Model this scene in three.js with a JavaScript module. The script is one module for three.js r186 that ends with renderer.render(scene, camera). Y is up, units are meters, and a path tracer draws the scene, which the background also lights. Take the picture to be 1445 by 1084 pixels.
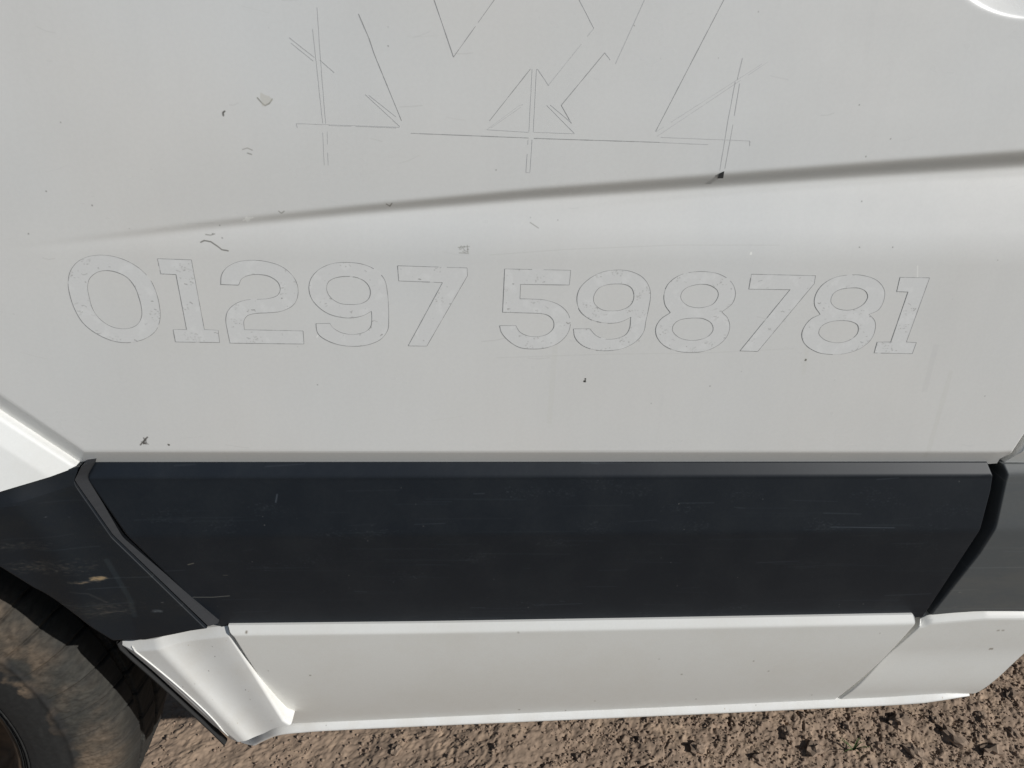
import * as THREE from 'three';
import { mergeGeometries } from 'three/addons/utils/BufferGeometryUtils.js';
import { createNoise2D, createNoise3D } from 'simplex-noise';

// ---------------------------------------------------------------- camera, sky, sun, exposure
const scene = new THREE.Scene();
const D2R = Math.PI / 180;
const FPX = 1075, PW = 1445, PH = 1084;                  // focal length and size of the photograph in its pixels
const EYE = new THREE.Vector3(0, 1.25, 0.74);
const [YAW, PITCH, ROLL] = [3.37 * D2R, 24.85 * D2R, 1.62 * D2R];
const FW = new THREE.Vector3(Math.sin(YAW) * Math.cos(PITCH), -Math.sin(PITCH), -Math.cos(YAW) * Math.cos(PITCH));
const R0 = new THREE.Vector3(Math.cos(YAW), 0, Math.sin(YAW));
const U0 = new THREE.Vector3().crossVectors(R0, FW);
const RT = R0.clone().multiplyScalar(Math.cos(ROLL)).addScaledVector(U0, Math.sin(ROLL));
const UP = U0.clone().multiplyScalar(Math.cos(ROLL)).addScaledVector(R0, -Math.sin(ROLL));
const camera = new THREE.PerspectiveCamera(2 * Math.atan(PH / 2 / FPX) / D2R, PW / PH, 0.02, 600);
camera.position.copy(EYE);
camera.quaternion.setFromRotationMatrix(new THREE.Matrix4().makeBasis(RT, UP, FW.clone().negate()));
scene.add(camera);

const SUN_EL = 30 * D2R, SUN_AZ = 57 * D2R;
const SUN = new THREE.Vector3(Math.cos(SUN_EL) * Math.sin(SUN_AZ), Math.sin(SUN_EL), Math.cos(SUN_EL) * Math.cos(SUN_AZ));
{
  const w = 512, h = 256, data = new Float32Array(w * h * 4);
  for (let j = 0; j < h; j++) for (let i = 0; i < w; i++) {
    const el = ((j + 0.5) / h - 0.5) * Math.PI, az = ((i + 0.5) / w) * 2 * Math.PI;
    const up = Math.max(0, Math.sin(el));
    const d = new THREE.Vector3(Math.cos(el) * Math.cos(az - Math.PI), Math.sin(el), Math.cos(el) * Math.sin(az - Math.PI));
    const g = Math.pow(Math.max(0, d.dot(SUN)), 6) * 0.2;      // the air is paler round the sun
    const t = Math.pow(1 - up, 3.2);
    const k = (j * w + i) * 4;
    data[k] = 0.09 + 0.17 * t + g; data[k + 1] = 0.135 + 0.155 * t + g * 0.95; data[k + 2] = 0.21 + 0.12 * t + g * 0.85; data[k + 3] = 1;
  }
  const sky = new THREE.DataTexture(data, w, h, THREE.RGBAFormat, THREE.FloatType);
  sky.mapping = THREE.EquirectangularReflectionMapping; sky.magFilter = THREE.LinearFilter; sky.minFilter = THREE.LinearFilter; sky.needsUpdate = true;
  scene.background = sky; scene.environment = sky;
}
const sun = new THREE.DirectionalLight(new THREE.Color(1, 0.985, 0.955), 3.6);
sun.position.copy(SUN).multiplyScalar(8); sun.castShadow = true;
sun.shadow.mapSize.set(4096, 4096);
Object.assign(sun.shadow.camera, { left: -2.5, right: 2.5, top: 2.5, bottom: -2.5, near: 0.5, far: 20 });
scene.add(sun, sun.target);
const renderer = new THREE.WebGLRenderer({ antialias: true });
renderer.setSize(1024, 768);
renderer.shadowMap.enabled = true;
renderer.toneMapping = THREE.LinearToneMapping;
renderer.toneMappingExposure = 0.935;

// ---------------------------------------------------------------- helpers
let seed = 12345;
const rnd = () => { seed = (seed * 1664525 + 1013904223) >>> 0; return seed / 4294967296; };
const N2 = createNoise2D(rnd), N3 = createNoise3D(rnd);
const fbm = (x, y, o = 4) => { let s = 0, a = 0.5; for (let i = 0; i < o; i++) { s += a * N2(x + i * 17.3, y - i * 9.1); x *= 2.03; y *= 2.03; a *= 0.5; } return s; };
const clamp = (v, a = 0, b = 1) => Math.min(b, Math.max(a, v));
const sstep = (a, b, v) => { const t = clamp((v - a) / (b - a)); return t * t * (3 - 2 * t); };
const V2 = (x, y) => ({ x, y });

// a pixel of the photograph as a point on the surface z = Z(x, y)
function ray(px, py) { return FW.clone().addScaledVector(RT, (px - PW / 2) / FPX).addScaledVector(UP, -(py - PH / 2) / FPX); }
function onSurf(px, py, Z, drop = 0) {
  const d = ray(px, py); let z = 0, p = new THREE.Vector3();
  for (let i = 0; i < 12; i++) { p.copy(EYE).addScaledVector(d, (z - EYE.z) / d.z); z = Z(p.x, p.y) - drop; }
  return p.copy(EYE).addScaledVector(d, (z - EYE.z) / d.z);
}
function onGround(px, py, y = 0) { const d = ray(px, py); return EYE.clone().addScaledVector(d, (y - EYE.y) / d.y); }
const flat = () => 0;
const polyY = (pts) => {                                    // y as a function of x along points sorted by x, straight on beyond the ends
  const p = [...pts].sort((a, b) => a.x - b.x);
  return (x) => { let i = 0; while (i < p.length - 2 && x > p[i + 1].x) i++; const a = p[i], b = p[i + 1]; return a.y + (b.y - a.y) * (x - a.x) / (b.x - a.x); };
};
const segDist = (x, y, a, b) => { const dx = b.x - a.x, dy = b.y - a.y, t = clamp(((x - a.x) * dx + (y - a.y) * dy) / (dx * dx + dy * dy + 1e-12)); return Math.hypot(x - a.x - dx * t, y - a.y - dy * t); };
const lineDist = (x, y, pts) => { let m = 1e9; for (let i = 0; i + 1 < pts.length; i++) m = Math.min(m, segDist(x, y, pts[i], pts[i + 1])); return m; };
const side = (x, y, a, b) => { const dx = b.x - a.x, dy = b.y - a.y; return (dx * (y - a.y) - dy * (x - a.x)) / Math.hypot(dx, dy); };

function mesh(name, geo, mat, parent, label) {
  const m = new THREE.Mesh(geo, mat); m.name = name; m.castShadow = m.receiveShadow = true;
  if (label) m.userData.label = label;
  if (parent) parent.add(m);
  return m;
}
function along(pts, t) {                                     // a point at share t of the length of a polyline
  let L = 0; const l = [0];
  for (let i = 1; i < pts.length; i++) l.push(L += Math.hypot(pts[i].x - pts[i - 1].x, pts[i].y - pts[i - 1].y));
  const s = t * L; let i = 1; while (i < pts.length - 1 && s > l[i]) i++;
  const k = (s - l[i - 1]) / Math.max(1e-9, l[i] - l[i - 1]);
  return V2(pts[i - 1].x + (pts[i].x - pts[i - 1].x) * k, pts[i - 1].y + (pts[i].y - pts[i - 1].y) * k);
}
const lenOf = (pts) => { let L = 0; for (let i = 1; i < pts.length; i++) L += Math.hypot(pts[i].x - pts[i - 1].x, pts[i].y - pts[i - 1].y); return L; };
const spline = (pts, n = 24) => new THREE.CatmullRomCurve3(pts.map((p) => new THREE.Vector3(p.x, p.y, 0)), false, 'centripetal').getPoints(n).map((p) => V2(p.x, p.y));

function drops(e, d) {                                       // how far an edge profile falls back at the distance d from the edge
  if (e.r) return d >= e.r ? 0 : e.r - Math.sqrt(Math.max(0, e.r * e.r - (e.r - d) ** 2));
  const t = 1 - d / e.w, k = e.k ?? 0.18;
  return e.dep * (t <= -k ? 0 : t >= k ? t : (t + k) ** 2 / (4 * k));
}
// a pressed panel between four boundary curves given in photo pixels (top, bottom: left to right; left, right: downwards), lying on z = Z(x, y), its edges rolled or chamfered back
function panel(name, o, mat, parent, label) {
  const E = o.edges || {};
  const conv = (pts, key) => pts.map((p) => onSurf(p[0], p[1], o.Z, E[key] ? (E[key].r || E[key].dep) : 0)).map((p) => V2(p.x, p.y));
  const c = {}; for (const k of ['top', 'bottom', 'left', 'right']) { c[k] = conv(o[k], k); if (o.smooth?.includes(k)) c[k] = spline(c[k]); }
  c.left[0] = c.top[0]; c.right[0] = c.top.at(-1); c.left[c.left.length - 1] = c.bottom[0]; c.right[c.right.length - 1] = c.bottom.at(-1);
  const list = Object.entries(E).map(([k, e]) => [c[k], e]);
  const ZF = (x, y) => { let m = 0; for (const [pts, e] of list) m = Math.max(m, drops(e, lineDist(x, y, pts))); return o.Z(x, y) - m; };
  const samples = (n, L, w0, w1) => {
    const s = new Set(); for (let i = 0; i <= n; i++) s.add(i / n);
    const K = [0.03, 0.08, 0.16, 0.28, 0.42, 0.58, 0.72, 0.82, 0.9, 1, 1.1, 1.2, 1.35];
    if (w0) for (const k of K) s.add(clamp(k * w0 / L)); if (w1) for (const k of K) s.add(clamp(1 - k * w1 / L));
    const a = [...s].sort((x, y) => x - y); return a.filter((v, i) => i === 0 || v - a[i - 1] > 1e-5);
  };
  const ew = (k) => E[k] ? (E[k].r || E[k].w) : 0;
  const us = samples(o.nu || 40, (lenOf(c.top) + lenOf(c.bottom)) / 2, ew('left'), ew('right'));
  const vs = samples(o.nv || 40, (lenOf(c.left) + lenOf(c.right)) / 2, ew('top'), ew('bottom'));
  const P00 = c.top[0], P10 = c.top.at(-1), P01 = c.bottom[0], P11 = c.bottom.at(-1);
  const pos = [], uv = [], idx = [], W = us.length, H = vs.length;
  const tT = us.map((u) => along(c.top, u)), tB = us.map((u) => along(c.bottom, u)), tL = vs.map((v) => along(c.left, v)), tR = vs.map((v) => along(c.right, v));
  const put = (x, y, z) => { pos.push(x, y, z); const r = o.uv || [0, 0, 1, 1]; uv.push((x - r[0]) / r[2], (y - r[1]) / r[3]); };
  for (let j = 0; j < H; j++) for (let i = 0; i < W; i++) {
    const u = us[i], v = vs[j], f = (k) => (1 - v) * tT[i][k] + v * tB[i][k] + (1 - u) * tL[j][k] + u * tR[j][k] - ((1 - u) * (1 - v) * P00[k] + u * (1 - v) * P10[k] + (1 - u) * v * P01[k] + u * v * P11[k]);
    const x = f('x'), y = f('y'); put(x, y, ZF(x, y));
  }
  for (let j = 0; j + 1 < H; j++) for (let i = 0; i + 1 < W; i++) { const a = j * W + i, b = a + 1, d = a + W, e = d + 1; idx.push(a, d, b, b, d, e); }
  // the return flange all round, with vertices of its own
  const ring = []; for (let i = 0; i < W; i++) ring.push(i); for (let j = 1; j < H; j++) ring.push(j * W + W - 1); for (let i = W - 2; i >= 0; i--) ring.push((H - 1) * W + i); for (let j = H - 2; j >= 0; j--) ring.push(j * W);
  const s0 = pos.length / 3, sk = o.skirt ?? 0.03;
  for (const r of ring) { const x = pos[r * 3], y = pos[r * 3 + 1], z = pos[r * 3 + 2]; put(x, y, z); put(x, y, z - sk); }
  for (let i = 0; i + 1 < ring.length; i++) { const a = s0 + i * 2; idx.push(a, a + 2, a + 1, a + 1, a + 2, a + 3); }
  const g = new THREE.BufferGeometry();
  g.setAttribute('position', new THREE.Float32BufferAttribute(pos, 3)); g.setAttribute('uv', new THREE.Float32BufferAttribute(uv, 2)); g.setIndex(idx); g.computeVertexNormals();
  const m = mesh(name, g, mat, parent, label); m.userData_ = undefined; delete m.userData_;
  return Object.assign(m, { ZF_: ZF, curves_: c });
}
// profile [a, b] (a along the outward side direction, b along z) swept along 3D points
function sweep(pts, prof, scaleAt = () => 1, closed = true) {
  const pos = [], idx = [], n = prof.length;
  pts.forEach((p, i) => {
    const a = pts[Math.max(0, i - 1)], b = pts[Math.min(pts.length - 1, i + 1)];
    const t = b.clone().sub(a); t.z = 0; t.normalize(); const nx = -t.y, ny = t.x, s = scaleAt(i / (pts.length - 1));
    for (const [u, w] of prof) pos.push(p.x + nx * u * s, p.y + ny * u * s, p.z + w * s);
  });
  for (let i = 0; i + 1 < pts.length; i++) for (let k = 0; k < (closed ? n : n - 1); k++) { const a = i * n + k, b = i * n + (k + 1) % n, c = a + n, d = b + n; idx.push(a, c, b, b, c, d); }
  const uv = []; for (let i = 0; i < pos.length; i += 3) uv.push(pos[i] / 0.5, pos[i + 1] / 0.3);
  const g = new THREE.BufferGeometry(); g.setAttribute('position', new THREE.Float32BufferAttribute(pos, 3)); g.setAttribute('uv', new THREE.Float32BufferAttribute(uv, 2)); g.setIndex(idx); g.computeVertexNormals(); return g;
}
function canvasTex(w, h, draw, srgb = true) {
  const c = document.createElement('canvas'); c.width = w; c.height = h; const x = c.getContext('2d'); draw(x, w, h);
  const t = new THREE.CanvasTexture(c); if (srgb) t.colorSpace = THREE.SRGBColorSpace; t.wrapS = t.wrapT = THREE.MirroredRepeatWrapping; return t;
}
function noiseImage(x, w, h, f) {                            // f(i, j) -> [r, g, b]
  const im = x.createImageData(w, h), d = im.data;
  for (let j = 0; j < h; j++) for (let i = 0; i < w; i++) { const c = f(i, j), k = (j * w + i) * 4; d[k] = c[0]; d[k + 1] = c[1]; d[k + 2] = c[2]; d[k + 3] = 255; }
  x.putImageData(im, 0, 0);
}

// ---------------------------------------------------------------- shape of the van's side (metres; z = 0 is the door skin)
const yB = onSurf(722, 342, flat).y;                         // lower end of the hollow under the swage line
const swage = polyY([[100, 341], [300, 318], [500, 298], [750, 276], [1000, 258], [1250, 240], [1445, 227]].map((p) => onSurf(p[0], p[1], flat)));
const crease = polyY([[735, 322], [790, 305], [880, 292], [1000, 281], [1150, 270], [1300, 259], [1445, 253]].map((p) => onSurf(p[0], p[1], flat)));    // a fold in the hollow
const xc0 = onSurf(640, 300, flat).x, xc1 = onSurf(1050, 300, flat).x;
const cup = onSurf(1494, -90, flat);
function doorZ(x, y) {
  let z = 0;
  const h = Math.max(0, swage(x) - yB), A = 0.23 * h;
  const w = 0.0042 + 0.36 * A;
  if (y < swage(x) + w && y > yB - 0.03) {
    const t = y - yB, k = 0.018, rise = t <= -k ? 0 : t >= k ? t : (t + k) ** 2 / (4 * k);
    const over = Math.max(0, y - crease(x)) * sstep(xc0, xc1, x); z -= (0.23 * rise - 0.1 * over) * (1 - sstep(-w, w, y - swage(x)));
  }
  const up = y - yB - 0.03; if (up > 0) z -= up < 0.1 ? up * up * 0.3 : up * 0.06 - 0.003;            // the door leans in above the swage line
  const q = Math.hypot((x - cup.x) / 0.098, (y - cup.y) / 0.066);
  z -= 0.034 * sstep(0, 0.55, 1 - q);
  return z;
}
const cAt = (px, py, Z = flat) => onSurf(px, py, Z);
const tY = [656, 672, 746, 884].map((y) => cAt(722, y).y);
function trimZ(x, y) {                                        // black side moulding: sloping top strip, upper face, lower face
  if (y > tY[1]) return 0.003 - (y - tY[1]) * 0.75;
  const k = 0.004, t = tY[2] - y, low = t <= -k ? 0 : t >= k ? t : (t + k) ** 2 / (4 * k);
  return 0.002 + (tY[1] - y) * 0.12 - low * 0.22;
}
const lY = [884, 1010].map((y) => cAt(722, y).y);
const lowerZ = (x, y) => 0.008 - 0.075 * (lY[0] - y) - 0.75 * Math.max(0, lY[0] - y - 0.02) ** 2;
const xr = cAt(115, 660).x;
const seam = [[112, 658], [103, 679], [158, 758], [292, 886]].map((p) => cAt(p[0], p[1])), seamD = (x, y) => lineDist(x, y, seam);
const archZ = (x, y) => 0.0105 + 0.15 * Math.max(0, xr + 0.02 - x) * sstep(0, 0.06, seamD(x, y)) - 0.12 * Math.max(0, tY[0] - 0.03 - y) * sstep(0.01, 0.09, seamD(x, y)) * (1 - 0.85 * sstep(-0.51, -0.45, x));

// ---------------------------------------------------------------- materials
const UVD = [-0.7, 0.76, 1.4, 0.875];                          // the door's canvas in metres: left, bottom, width, height
const P2D = (px, py) => { const p = onSurf(px, py, doorZ); return [(p.x - UVD[0]) / UVD[2] * 2048, (1 - (p.y - UVD[1]) / UVD[3]) * 1280]; };
const doorMap = canvasTex(2048, 1280, (x, w, h) => {
  noiseImage(x, w, h, (i, j) => {
    const u = i / 2048 * 1.4, v = j / 1280 * 0.875;
    let s = 226 + 4 * fbm(u * 3, v * 3, 4) + 0.7 * fbm(u * 60, v * 9, 3) + 2 * fbm(u * 160, v * 160, 2) + 0.8 * fbm(u * 25, v * 2, 2);
    const warm = 1.6 * fbm(u * 2.2 + 9, v * 2.2, 3);
    return [s + 1 + warm, s, s - 3 - warm];
  });
  const stroke = (pts, wd, col) => { x.strokeStyle = col; x.lineWidth = wd; x.lineCap = 'round'; x.lineJoin = 'round'; x.beginPath(); pts.forEach((p, i) => { const q = P2D(...p); i ? x.lineTo(...q) : x.moveTo(...q); }); x.stroke(); };
  const blot = (px, py, r, col) => { const q = P2D(px, py); x.fillStyle = col; x.beginPath(); for (let k = 0; k < 9; k++) { const a = k / 9 * 6.283, rr = r * (0.55 + 0.8 * rnd()); x[k ? 'lineTo' : 'moveTo'](q[0] + Math.cos(a) * rr, q[1] + Math.sin(a) * rr); } x.fill(); };
  // faint run marks, specks and hairline scratches in the old paint
  for (let k = 0; k < 10; k++) { const a = rnd() * w, b = rnd() * h; x.strokeStyle = `rgba(150,148,140,${0.02 + 0.03 * rnd()})`; x.lineWidth = 2 + 8 * rnd(); x.beginPath(); x.moveTo(a, b); x.lineTo(a + 6 * rnd() - 3, b + 40 + 160 * rnd()); x.stroke(); }
  for (let k = 0; k < 22; k++) blot(rnd() * 1445, rnd() * 645, 0.4 + 0.8 * rnd(), `rgba(95,92,86,${0.15 + 0.4 * rnd()})`);
  for (let k = 0; k < 40; k++) { const a = rnd() * 1445, b = rnd() * 645, l = 6 + 40 * rnd(), g = (rnd() - 0.5) * 0.8; stroke([[a, b], [a + l * 0.5, b + l * g * 0.5 + rnd() * 2], [a + l, b + l * g]], 0.7, `rgba(120,118,112,${0.06 + 0.14 * rnd()})`); }
  const hair = 'rgba(96,94,88,0.8)';
  stroke([[283, 342], [288, 339.5], [297, 341], [306, 347], [313, 352.5], [322, 354]], 1.5, hair);
  stroke([[760, 322], [748, 314]], 1, 'rgba(110,108,100,.6)');
  stroke([[315, 163], [314.5, 159], [317, 157]], 1.8, 'rgba(70,68,62,.9)');
  stroke([[363, 138], [370, 146], [374, 149], [380, 146], [384, 140]], 1.3, 'rgba(120,117,108,.8)'); blot(374, 141, 8, 'rgba(205,200,188,.5)');
  stroke([[342, 211], [349, 209], [356, 212]], 1.2, 'rgba(140,136,128,.6)'); stroke([[349, 216], [355, 218]], 1.2, 'rgba(100,98,92,.7)');
  for (let k = 0; k < 9; k++) stroke([[199 + 9 * rnd(), 630 - 12 * rnd()], [200 + 10 * rnd(), 628 - 12 * rnd()]], 1.2, 'rgba(70,68,64,.7)');
  stroke([[198, 628], [203, 622], [208, 617]], 2, 'rgba(80,78,72,.8)');
  blot(238, 628, 1.6, '#55524c'); blot(825, 538, 2.2, '#23221f'); blot(826, 535, 1.4, '#23221f'); blot(1137, 508, 1.7, '#6b6860'); blot(976, 496, 2, '#34322e');
  for (const [a, b] of [[448, 543], [1213, 349], [660, 352], [655, 348], [310, 318], [1216, 284], [300, 330], [1002, 545], [1260, 349], [40, 330], [65, 270], [130, 290], [1390, 559], [1222, 221], [1257, 196], [700, 240], [1213, 148]]) blot(a, b, 1.05, 'rgba(110,108,102,.65)');
  stroke([[447, 476], [453, 467], [460, 458]], 1.6, '#fbfaf6'); blot(274, 412, 2.4, '#fffef8'); blot(1060, 358, 2.2, '#fffef8'); stroke([[1295, 392], [1295, 375]], 1.3, '#faf9f4');
  blot(350, 309, 4, '#f7f6f2'); stroke([[343, 311], [357, 307]], 2, '#f7f6f2');
  stroke([[290, 331], [297, 332], [303, 330]], 1.2, 'rgba(120,118,110,.7)'); stroke([[393, 298], [397, 301], [401, 298]], 1.2, 'rgba(120,118,110,.6)'); stroke([[545, 288], [550, 291], [553, 287]], 1.4, 'rgba(110,108,100,.7)');
  for (let k = 0; k < 8; k++) stroke([[645 + 20 * rnd(), 345 + 12 * rnd()], [650 + 18 * rnd(), 346 + 12 * rnd()]], 1, 'rgba(130,128,120,.55)');
  stroke([[690, 360], [800, 352], [950, 346], [1100, 346]], 0.8, 'rgba(140,138,130,.14)'); stroke([[700, 505], [850, 500], [1000, 498], [1120, 492]], 0.8, 'rgba(150,148,140,.14)');
});
const roughMap = canvasTex(512, 512, (x, w, h) => noiseImage(x, w, h, (i, j) => { const s = 150 + 60 * fbm(i / 90, j / 90, 5) + 24 * fbm(i / 9, j / 9, 2); return [s, s, s]; }), false);
const white = new THREE.MeshPhysicalMaterial({ color: 0xffffff, map: doorMap, roughness: 0.62, roughnessMap: roughMap, clearcoat: 0.35, clearcoatRoughness: 0.28 });
const dirtyMap = (base, dirt, amount, extra, size = [1024, 512]) => canvasTex(size[0], size[1], (x, w, h) => {
  noiseImage(x, w, h, (i, j) => {
    const d = clamp(amount * (0.35 + fbm(i / 120, j / 120, 5) + 0.4 * fbm(i / 12, j / 12, 3))), n = 3 * fbm(i / 3, j / 3, 2);
    return base.map((b, k) => b + (dirt[k] - b) * d + n);
  });
  if (extra) extra(x, w, h);
});
const specks = (n, col, smin, smax) => (x, w, h) => { for (let k = 0; k < n; k++) { x.fillStyle = col(); x.beginPath(); x.ellipse(rnd() * w, rnd() * h, smin + smax * rnd(), smin + smax * rnd() * 0.7, rnd() * 3, 0, 6.3); x.fill(); } };
const whiteLower = new THREE.MeshPhysicalMaterial({ color: 0xffffff, map: dirtyMap([224, 223, 218], [206, 200, 188], 0.16, specks(60, () => `rgba(90,80,66,${0.2 + 0.5 * rnd()})`, 0.5, 1.3)), roughness: 0.55, clearcoat: 0.3, clearcoatRoughness: 0.3 });
const whiteWing = new THREE.MeshPhysicalMaterial({ color: 0xffffff, map: dirtyMap([228, 228, 225], [206, 202, 192], 0.15), roughness: 0.5, clearcoat: 0.4, clearcoatRoughness: 0.2 });
const whiteDirty = new THREE.MeshPhysicalMaterial({ color: 0xffffff, map: dirtyMap([232, 231, 227], [190, 178, 158], 0.12, specks(150, () => rnd() < 0.5 ? `rgba(50,46,40,${0.2 + 0.5 * rnd()})` : `rgba(140,112,80,${0.15 + 0.35 * rnd()})`, 0.5, 1.7)), roughness: 0.55, clearcoat: 0.25, clearcoatRoughness: 0.35 });
const scuffs = (x, w, h) => {
  for (let k = 0; k < 110; k++) { const a = rnd() * w, b = rnd() * h, l = 8 + 70 * rnd(); x.strokeStyle = `rgba(150,155,158,${0.06 + 0.13 * rnd()})`; x.lineWidth = 0.8 + rnd(); x.beginPath(); x.moveTo(a, b); x.lineTo(a + l, b + (rnd() - 0.5) * 6); x.stroke(); }
  specks(110, () => `rgba(190,180,165,${0.15 + 0.5 * rnd()})`, 0.4, 0.9)(x, w, h);
};
const UVT = [-0.7, 0.5, 1.6, 0.4];
const onTrim = (Z) => (x, w, h) => ({
  line: (pts, wd, col) => { x.strokeStyle = col; x.lineWidth = wd; x.lineCap = 'round'; x.beginPath(); pts.forEach((p, i) => { const q = onSurf(p[0], p[1], Z), a = (q.x - UVT[0]) / UVT[2] * w, b = (1 - (q.y - UVT[1]) / UVT[3]) * h; i ? x.lineTo(a, b) : x.moveTo(a, b); }); x.stroke(); },
  smear: (px, py, rx, ry, n, col) => { const q = onSurf(px, py, Z), a = (q.x - UVT[0]) / UVT[2] * w, b = (1 - (q.y - UVT[1]) / UVT[3]) * h; for (let k = 0; k < n; k++) { x.fillStyle = col(); const g = () => rnd() + rnd() - 1; x.fillRect(a + g() * rx, b + g() * ry, 1 + 3 * rnd(), 0.7 + 1.2 * rnd()); } },
});
const doorTrimMarks = (x, w, h) => {
  scuffs(x, w, h); const m = onTrim(trimZ)(x, w, h);
  m.line([[391, 698], [389, 709]], 2.2, 'rgba(150,158,165,.3)'); m.line([[272, 843], [300, 843], [324, 841]], 1.2, 'rgba(170,165,150,.6)'); m.line([[265, 797], [273, 795]], 1.6, 'rgba(160,150,130,.6)'); m.line([[1173, 744], [1262, 745]], 1.2, 'rgba(150,158,165,.35)'); m.line([[315, 812], [321, 812]], 1, 'rgba(160,150,130,.5)');
  for (let k = 0; k < 60; k++) { const a = 200 + 1150 * rnd(), b = 690 + 180 * rnd(); m.line([[a, b], [a + 30 + 120 * rnd(), b + 3 * rnd() - 1.5]], 0.8 + 1.5 * rnd(), `rgba(120,128,134,${0.03 + 0.06 * rnd()})`); }
  for (let k = 0; k < 30; k++) m.smear(160 + 1200 * rnd(), 680 + 190 * rnd(), 40, 14, 60, () => `rgba(130,132,130,${0.04 + 0.08 * rnd()})`);
};
const archMarks = (x, w, h) => {
  scuffs(x, w, h); const m = onTrim(archZ)(x, w, h);
  m.smear(137, 816, 7, 4, 90, () => `rgba(150,128,98,${0.2 + 0.35 * rnd()})`); m.smear(118, 822, 14, 3, 60, () => `rgba(130,112,90,${0.1 + 0.2 * rnd()})`);
  m.smear(60, 800, 40, 16, 420, () => `rgba(118,102,84,${0.05 + 0.14 * rnd()})`); m.smear(140, 860, 36, 20, 360, () => `rgba(112,98,82,${0.04 + 0.12 * rnd()})`); m.smear(30, 770, 26, 10, 160, () => `rgba(112,98,82,${0.04 + 0.12 * rnd()})`);
  m.line([[150, 790], [165, 815], [183, 845], [190, 870]], 4, 'rgba(105,112,116,.16)'); m.line([[100, 836], [124, 838], [150, 850]], 2, 'rgba(120,112,100,.2)'); m.line([[142, 866], [178, 862]], 1.6, 'rgba(130,120,105,.3)'); m.smear(219, 862, 5, 3, 30, () => `rgba(125,128,130,${0.1 + 0.2 * rnd()})`);
};
const black = new THREE.MeshPhysicalMaterial({ color: 0xffffff, map: dirtyMap([23, 28.5, 35.5], [44, 47, 50], 0.34, doorTrimMarks, [2048, 512]), roughness: 0.5, specularIntensity: 0.85 });
const blackArch = new THREE.MeshPhysicalMaterial({ color: 0xffffff, map: dirtyMap([18, 24, 31], [50, 45, 38], 0.26, archMarks, [1024, 512]), roughness: 0.6 });
const fadedGrey = new THREE.MeshPhysicalMaterial({ color: 0xffffff, map: dirtyMap([84, 87, 88], [104, 101, 95], 0.4, scuffs, [512, 512]), roughness: 0.6 });
const edgePlastic = new THREE.MeshStandardMaterial({ map: dirtyMap([44, 45, 48], [60, 60, 61], 0.4, null, [512, 512]), roughness: 0.7 });
const rubber = new THREE.MeshStandardMaterial({ color: new THREE.Color().setRGB(0.012, 0.012, 0.012), roughness: 0.75 });
const liner = new THREE.MeshStandardMaterial({ color: new THREE.Color().setRGB(0.014, 0.013, 0.012), roughness: 0.9 });
const inner = new THREE.MeshStandardMaterial({ color: new THREE.Color().setRGB(0.02, 0.02, 0.02), roughness: 0.8 });
const ink = new THREE.MeshStandardMaterial({ color: new THREE.Color().setRGB(0.38, 0.378, 0.37), roughness: 0.8 });
const inkSoft = new THREE.MeshStandardMaterial({ color: new THREE.Color().setRGB(0.43, 0.427, 0.42), roughness: 0.8 });
const inkFaint = new THREE.MeshStandardMaterial({ color: new THREE.Color().setRGB(0.64, 0.637, 0.63), roughness: 0.8 });

// ---------------------------------------------------------------- ground
const groundH = (() => {
  const hash = (i, j, k) => { const s = Math.sin(i * 127.1 + j * 311.7 + k * 74.7) * 43758.5453; return s - Math.floor(s); };
  const cells = (x, y, k) => {                               // distance to the nearest and second nearest clod centre
    const ix = Math.floor(x), iy = Math.floor(y); let f1 = 9, f2 = 9, id = 0;
    for (let a = -1; a <= 1; a++) for (let b = -1; b <= 1; b++) {
      const cx = ix + a + hash(ix + a, iy + b, k), cy = iy + b + hash(ix + a, iy + b, k + 5), d = Math.hypot(cx - x, cy - y);
      if (d < f1) { f2 = f1; f1 = d; id = hash(ix + a, iy + b, k + 9); } else if (d < f2) f2 = d;
    }
    return [f1, f2, id];
  };
  return (x, z) => {
    const near = Math.exp(-Math.max(0, Math.hypot((x - 0.3) / 1.6, (z + 0.3) / 0.9) - 1) * 3);
    let h = 0.02 * fbm(x * 1.3, z * 1.3, 3) * Math.min(1, 1 + 0 * near);
    if (near < 0.02) return h;
    const rough = sstep(-0.6, 0.5, x + 0.35 * N2(x * 2.1, z * 2.1)) * 0.75 + 0.25;
    const wx = x + 0.012 * N2(x * 22, z * 22), wz = z + 0.012 * N2(x * 22 + 50, z * 22);
    const [a1, a2, ia] = cells(wx / 0.062, wz / 0.062, 1);
    const [b1, b2, ib] = cells(wx / 0.024, wz / 0.024, 2);
    const [c1, c2, ic] = cells(wx / 0.011, wz / 0.011, 3);
    const patch = sstep(-0.25, 0.35, N2(x * 3.1 + 4, z * 3.1));
    h += near * rough * 0.46 * (0.009 * (ia - 0.4) * sstep(0, 0.16, a2 - a1) * patch + 0.0055 * (ib - 0.45) * sstep(0, 0.3, b2 - b1) + 0.0066 * (ic - 0.3) * sstep(0, 0.4, c2 - c1));
    h -= near * rough * 0.0032 * (1 - sstep(0, 0.07, a2 - a1)) * patch * (ia > 0.4 ? 1 : 0);
    h += near * 0.0022 * fbm(x * 60, z * 60, 3) + near * 0.0014 * fbm(x * 190, z * 190, 2) + near * 0.005 * fbm(x * 14, z * 14, 3);
    return h;
  };
})();
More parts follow.
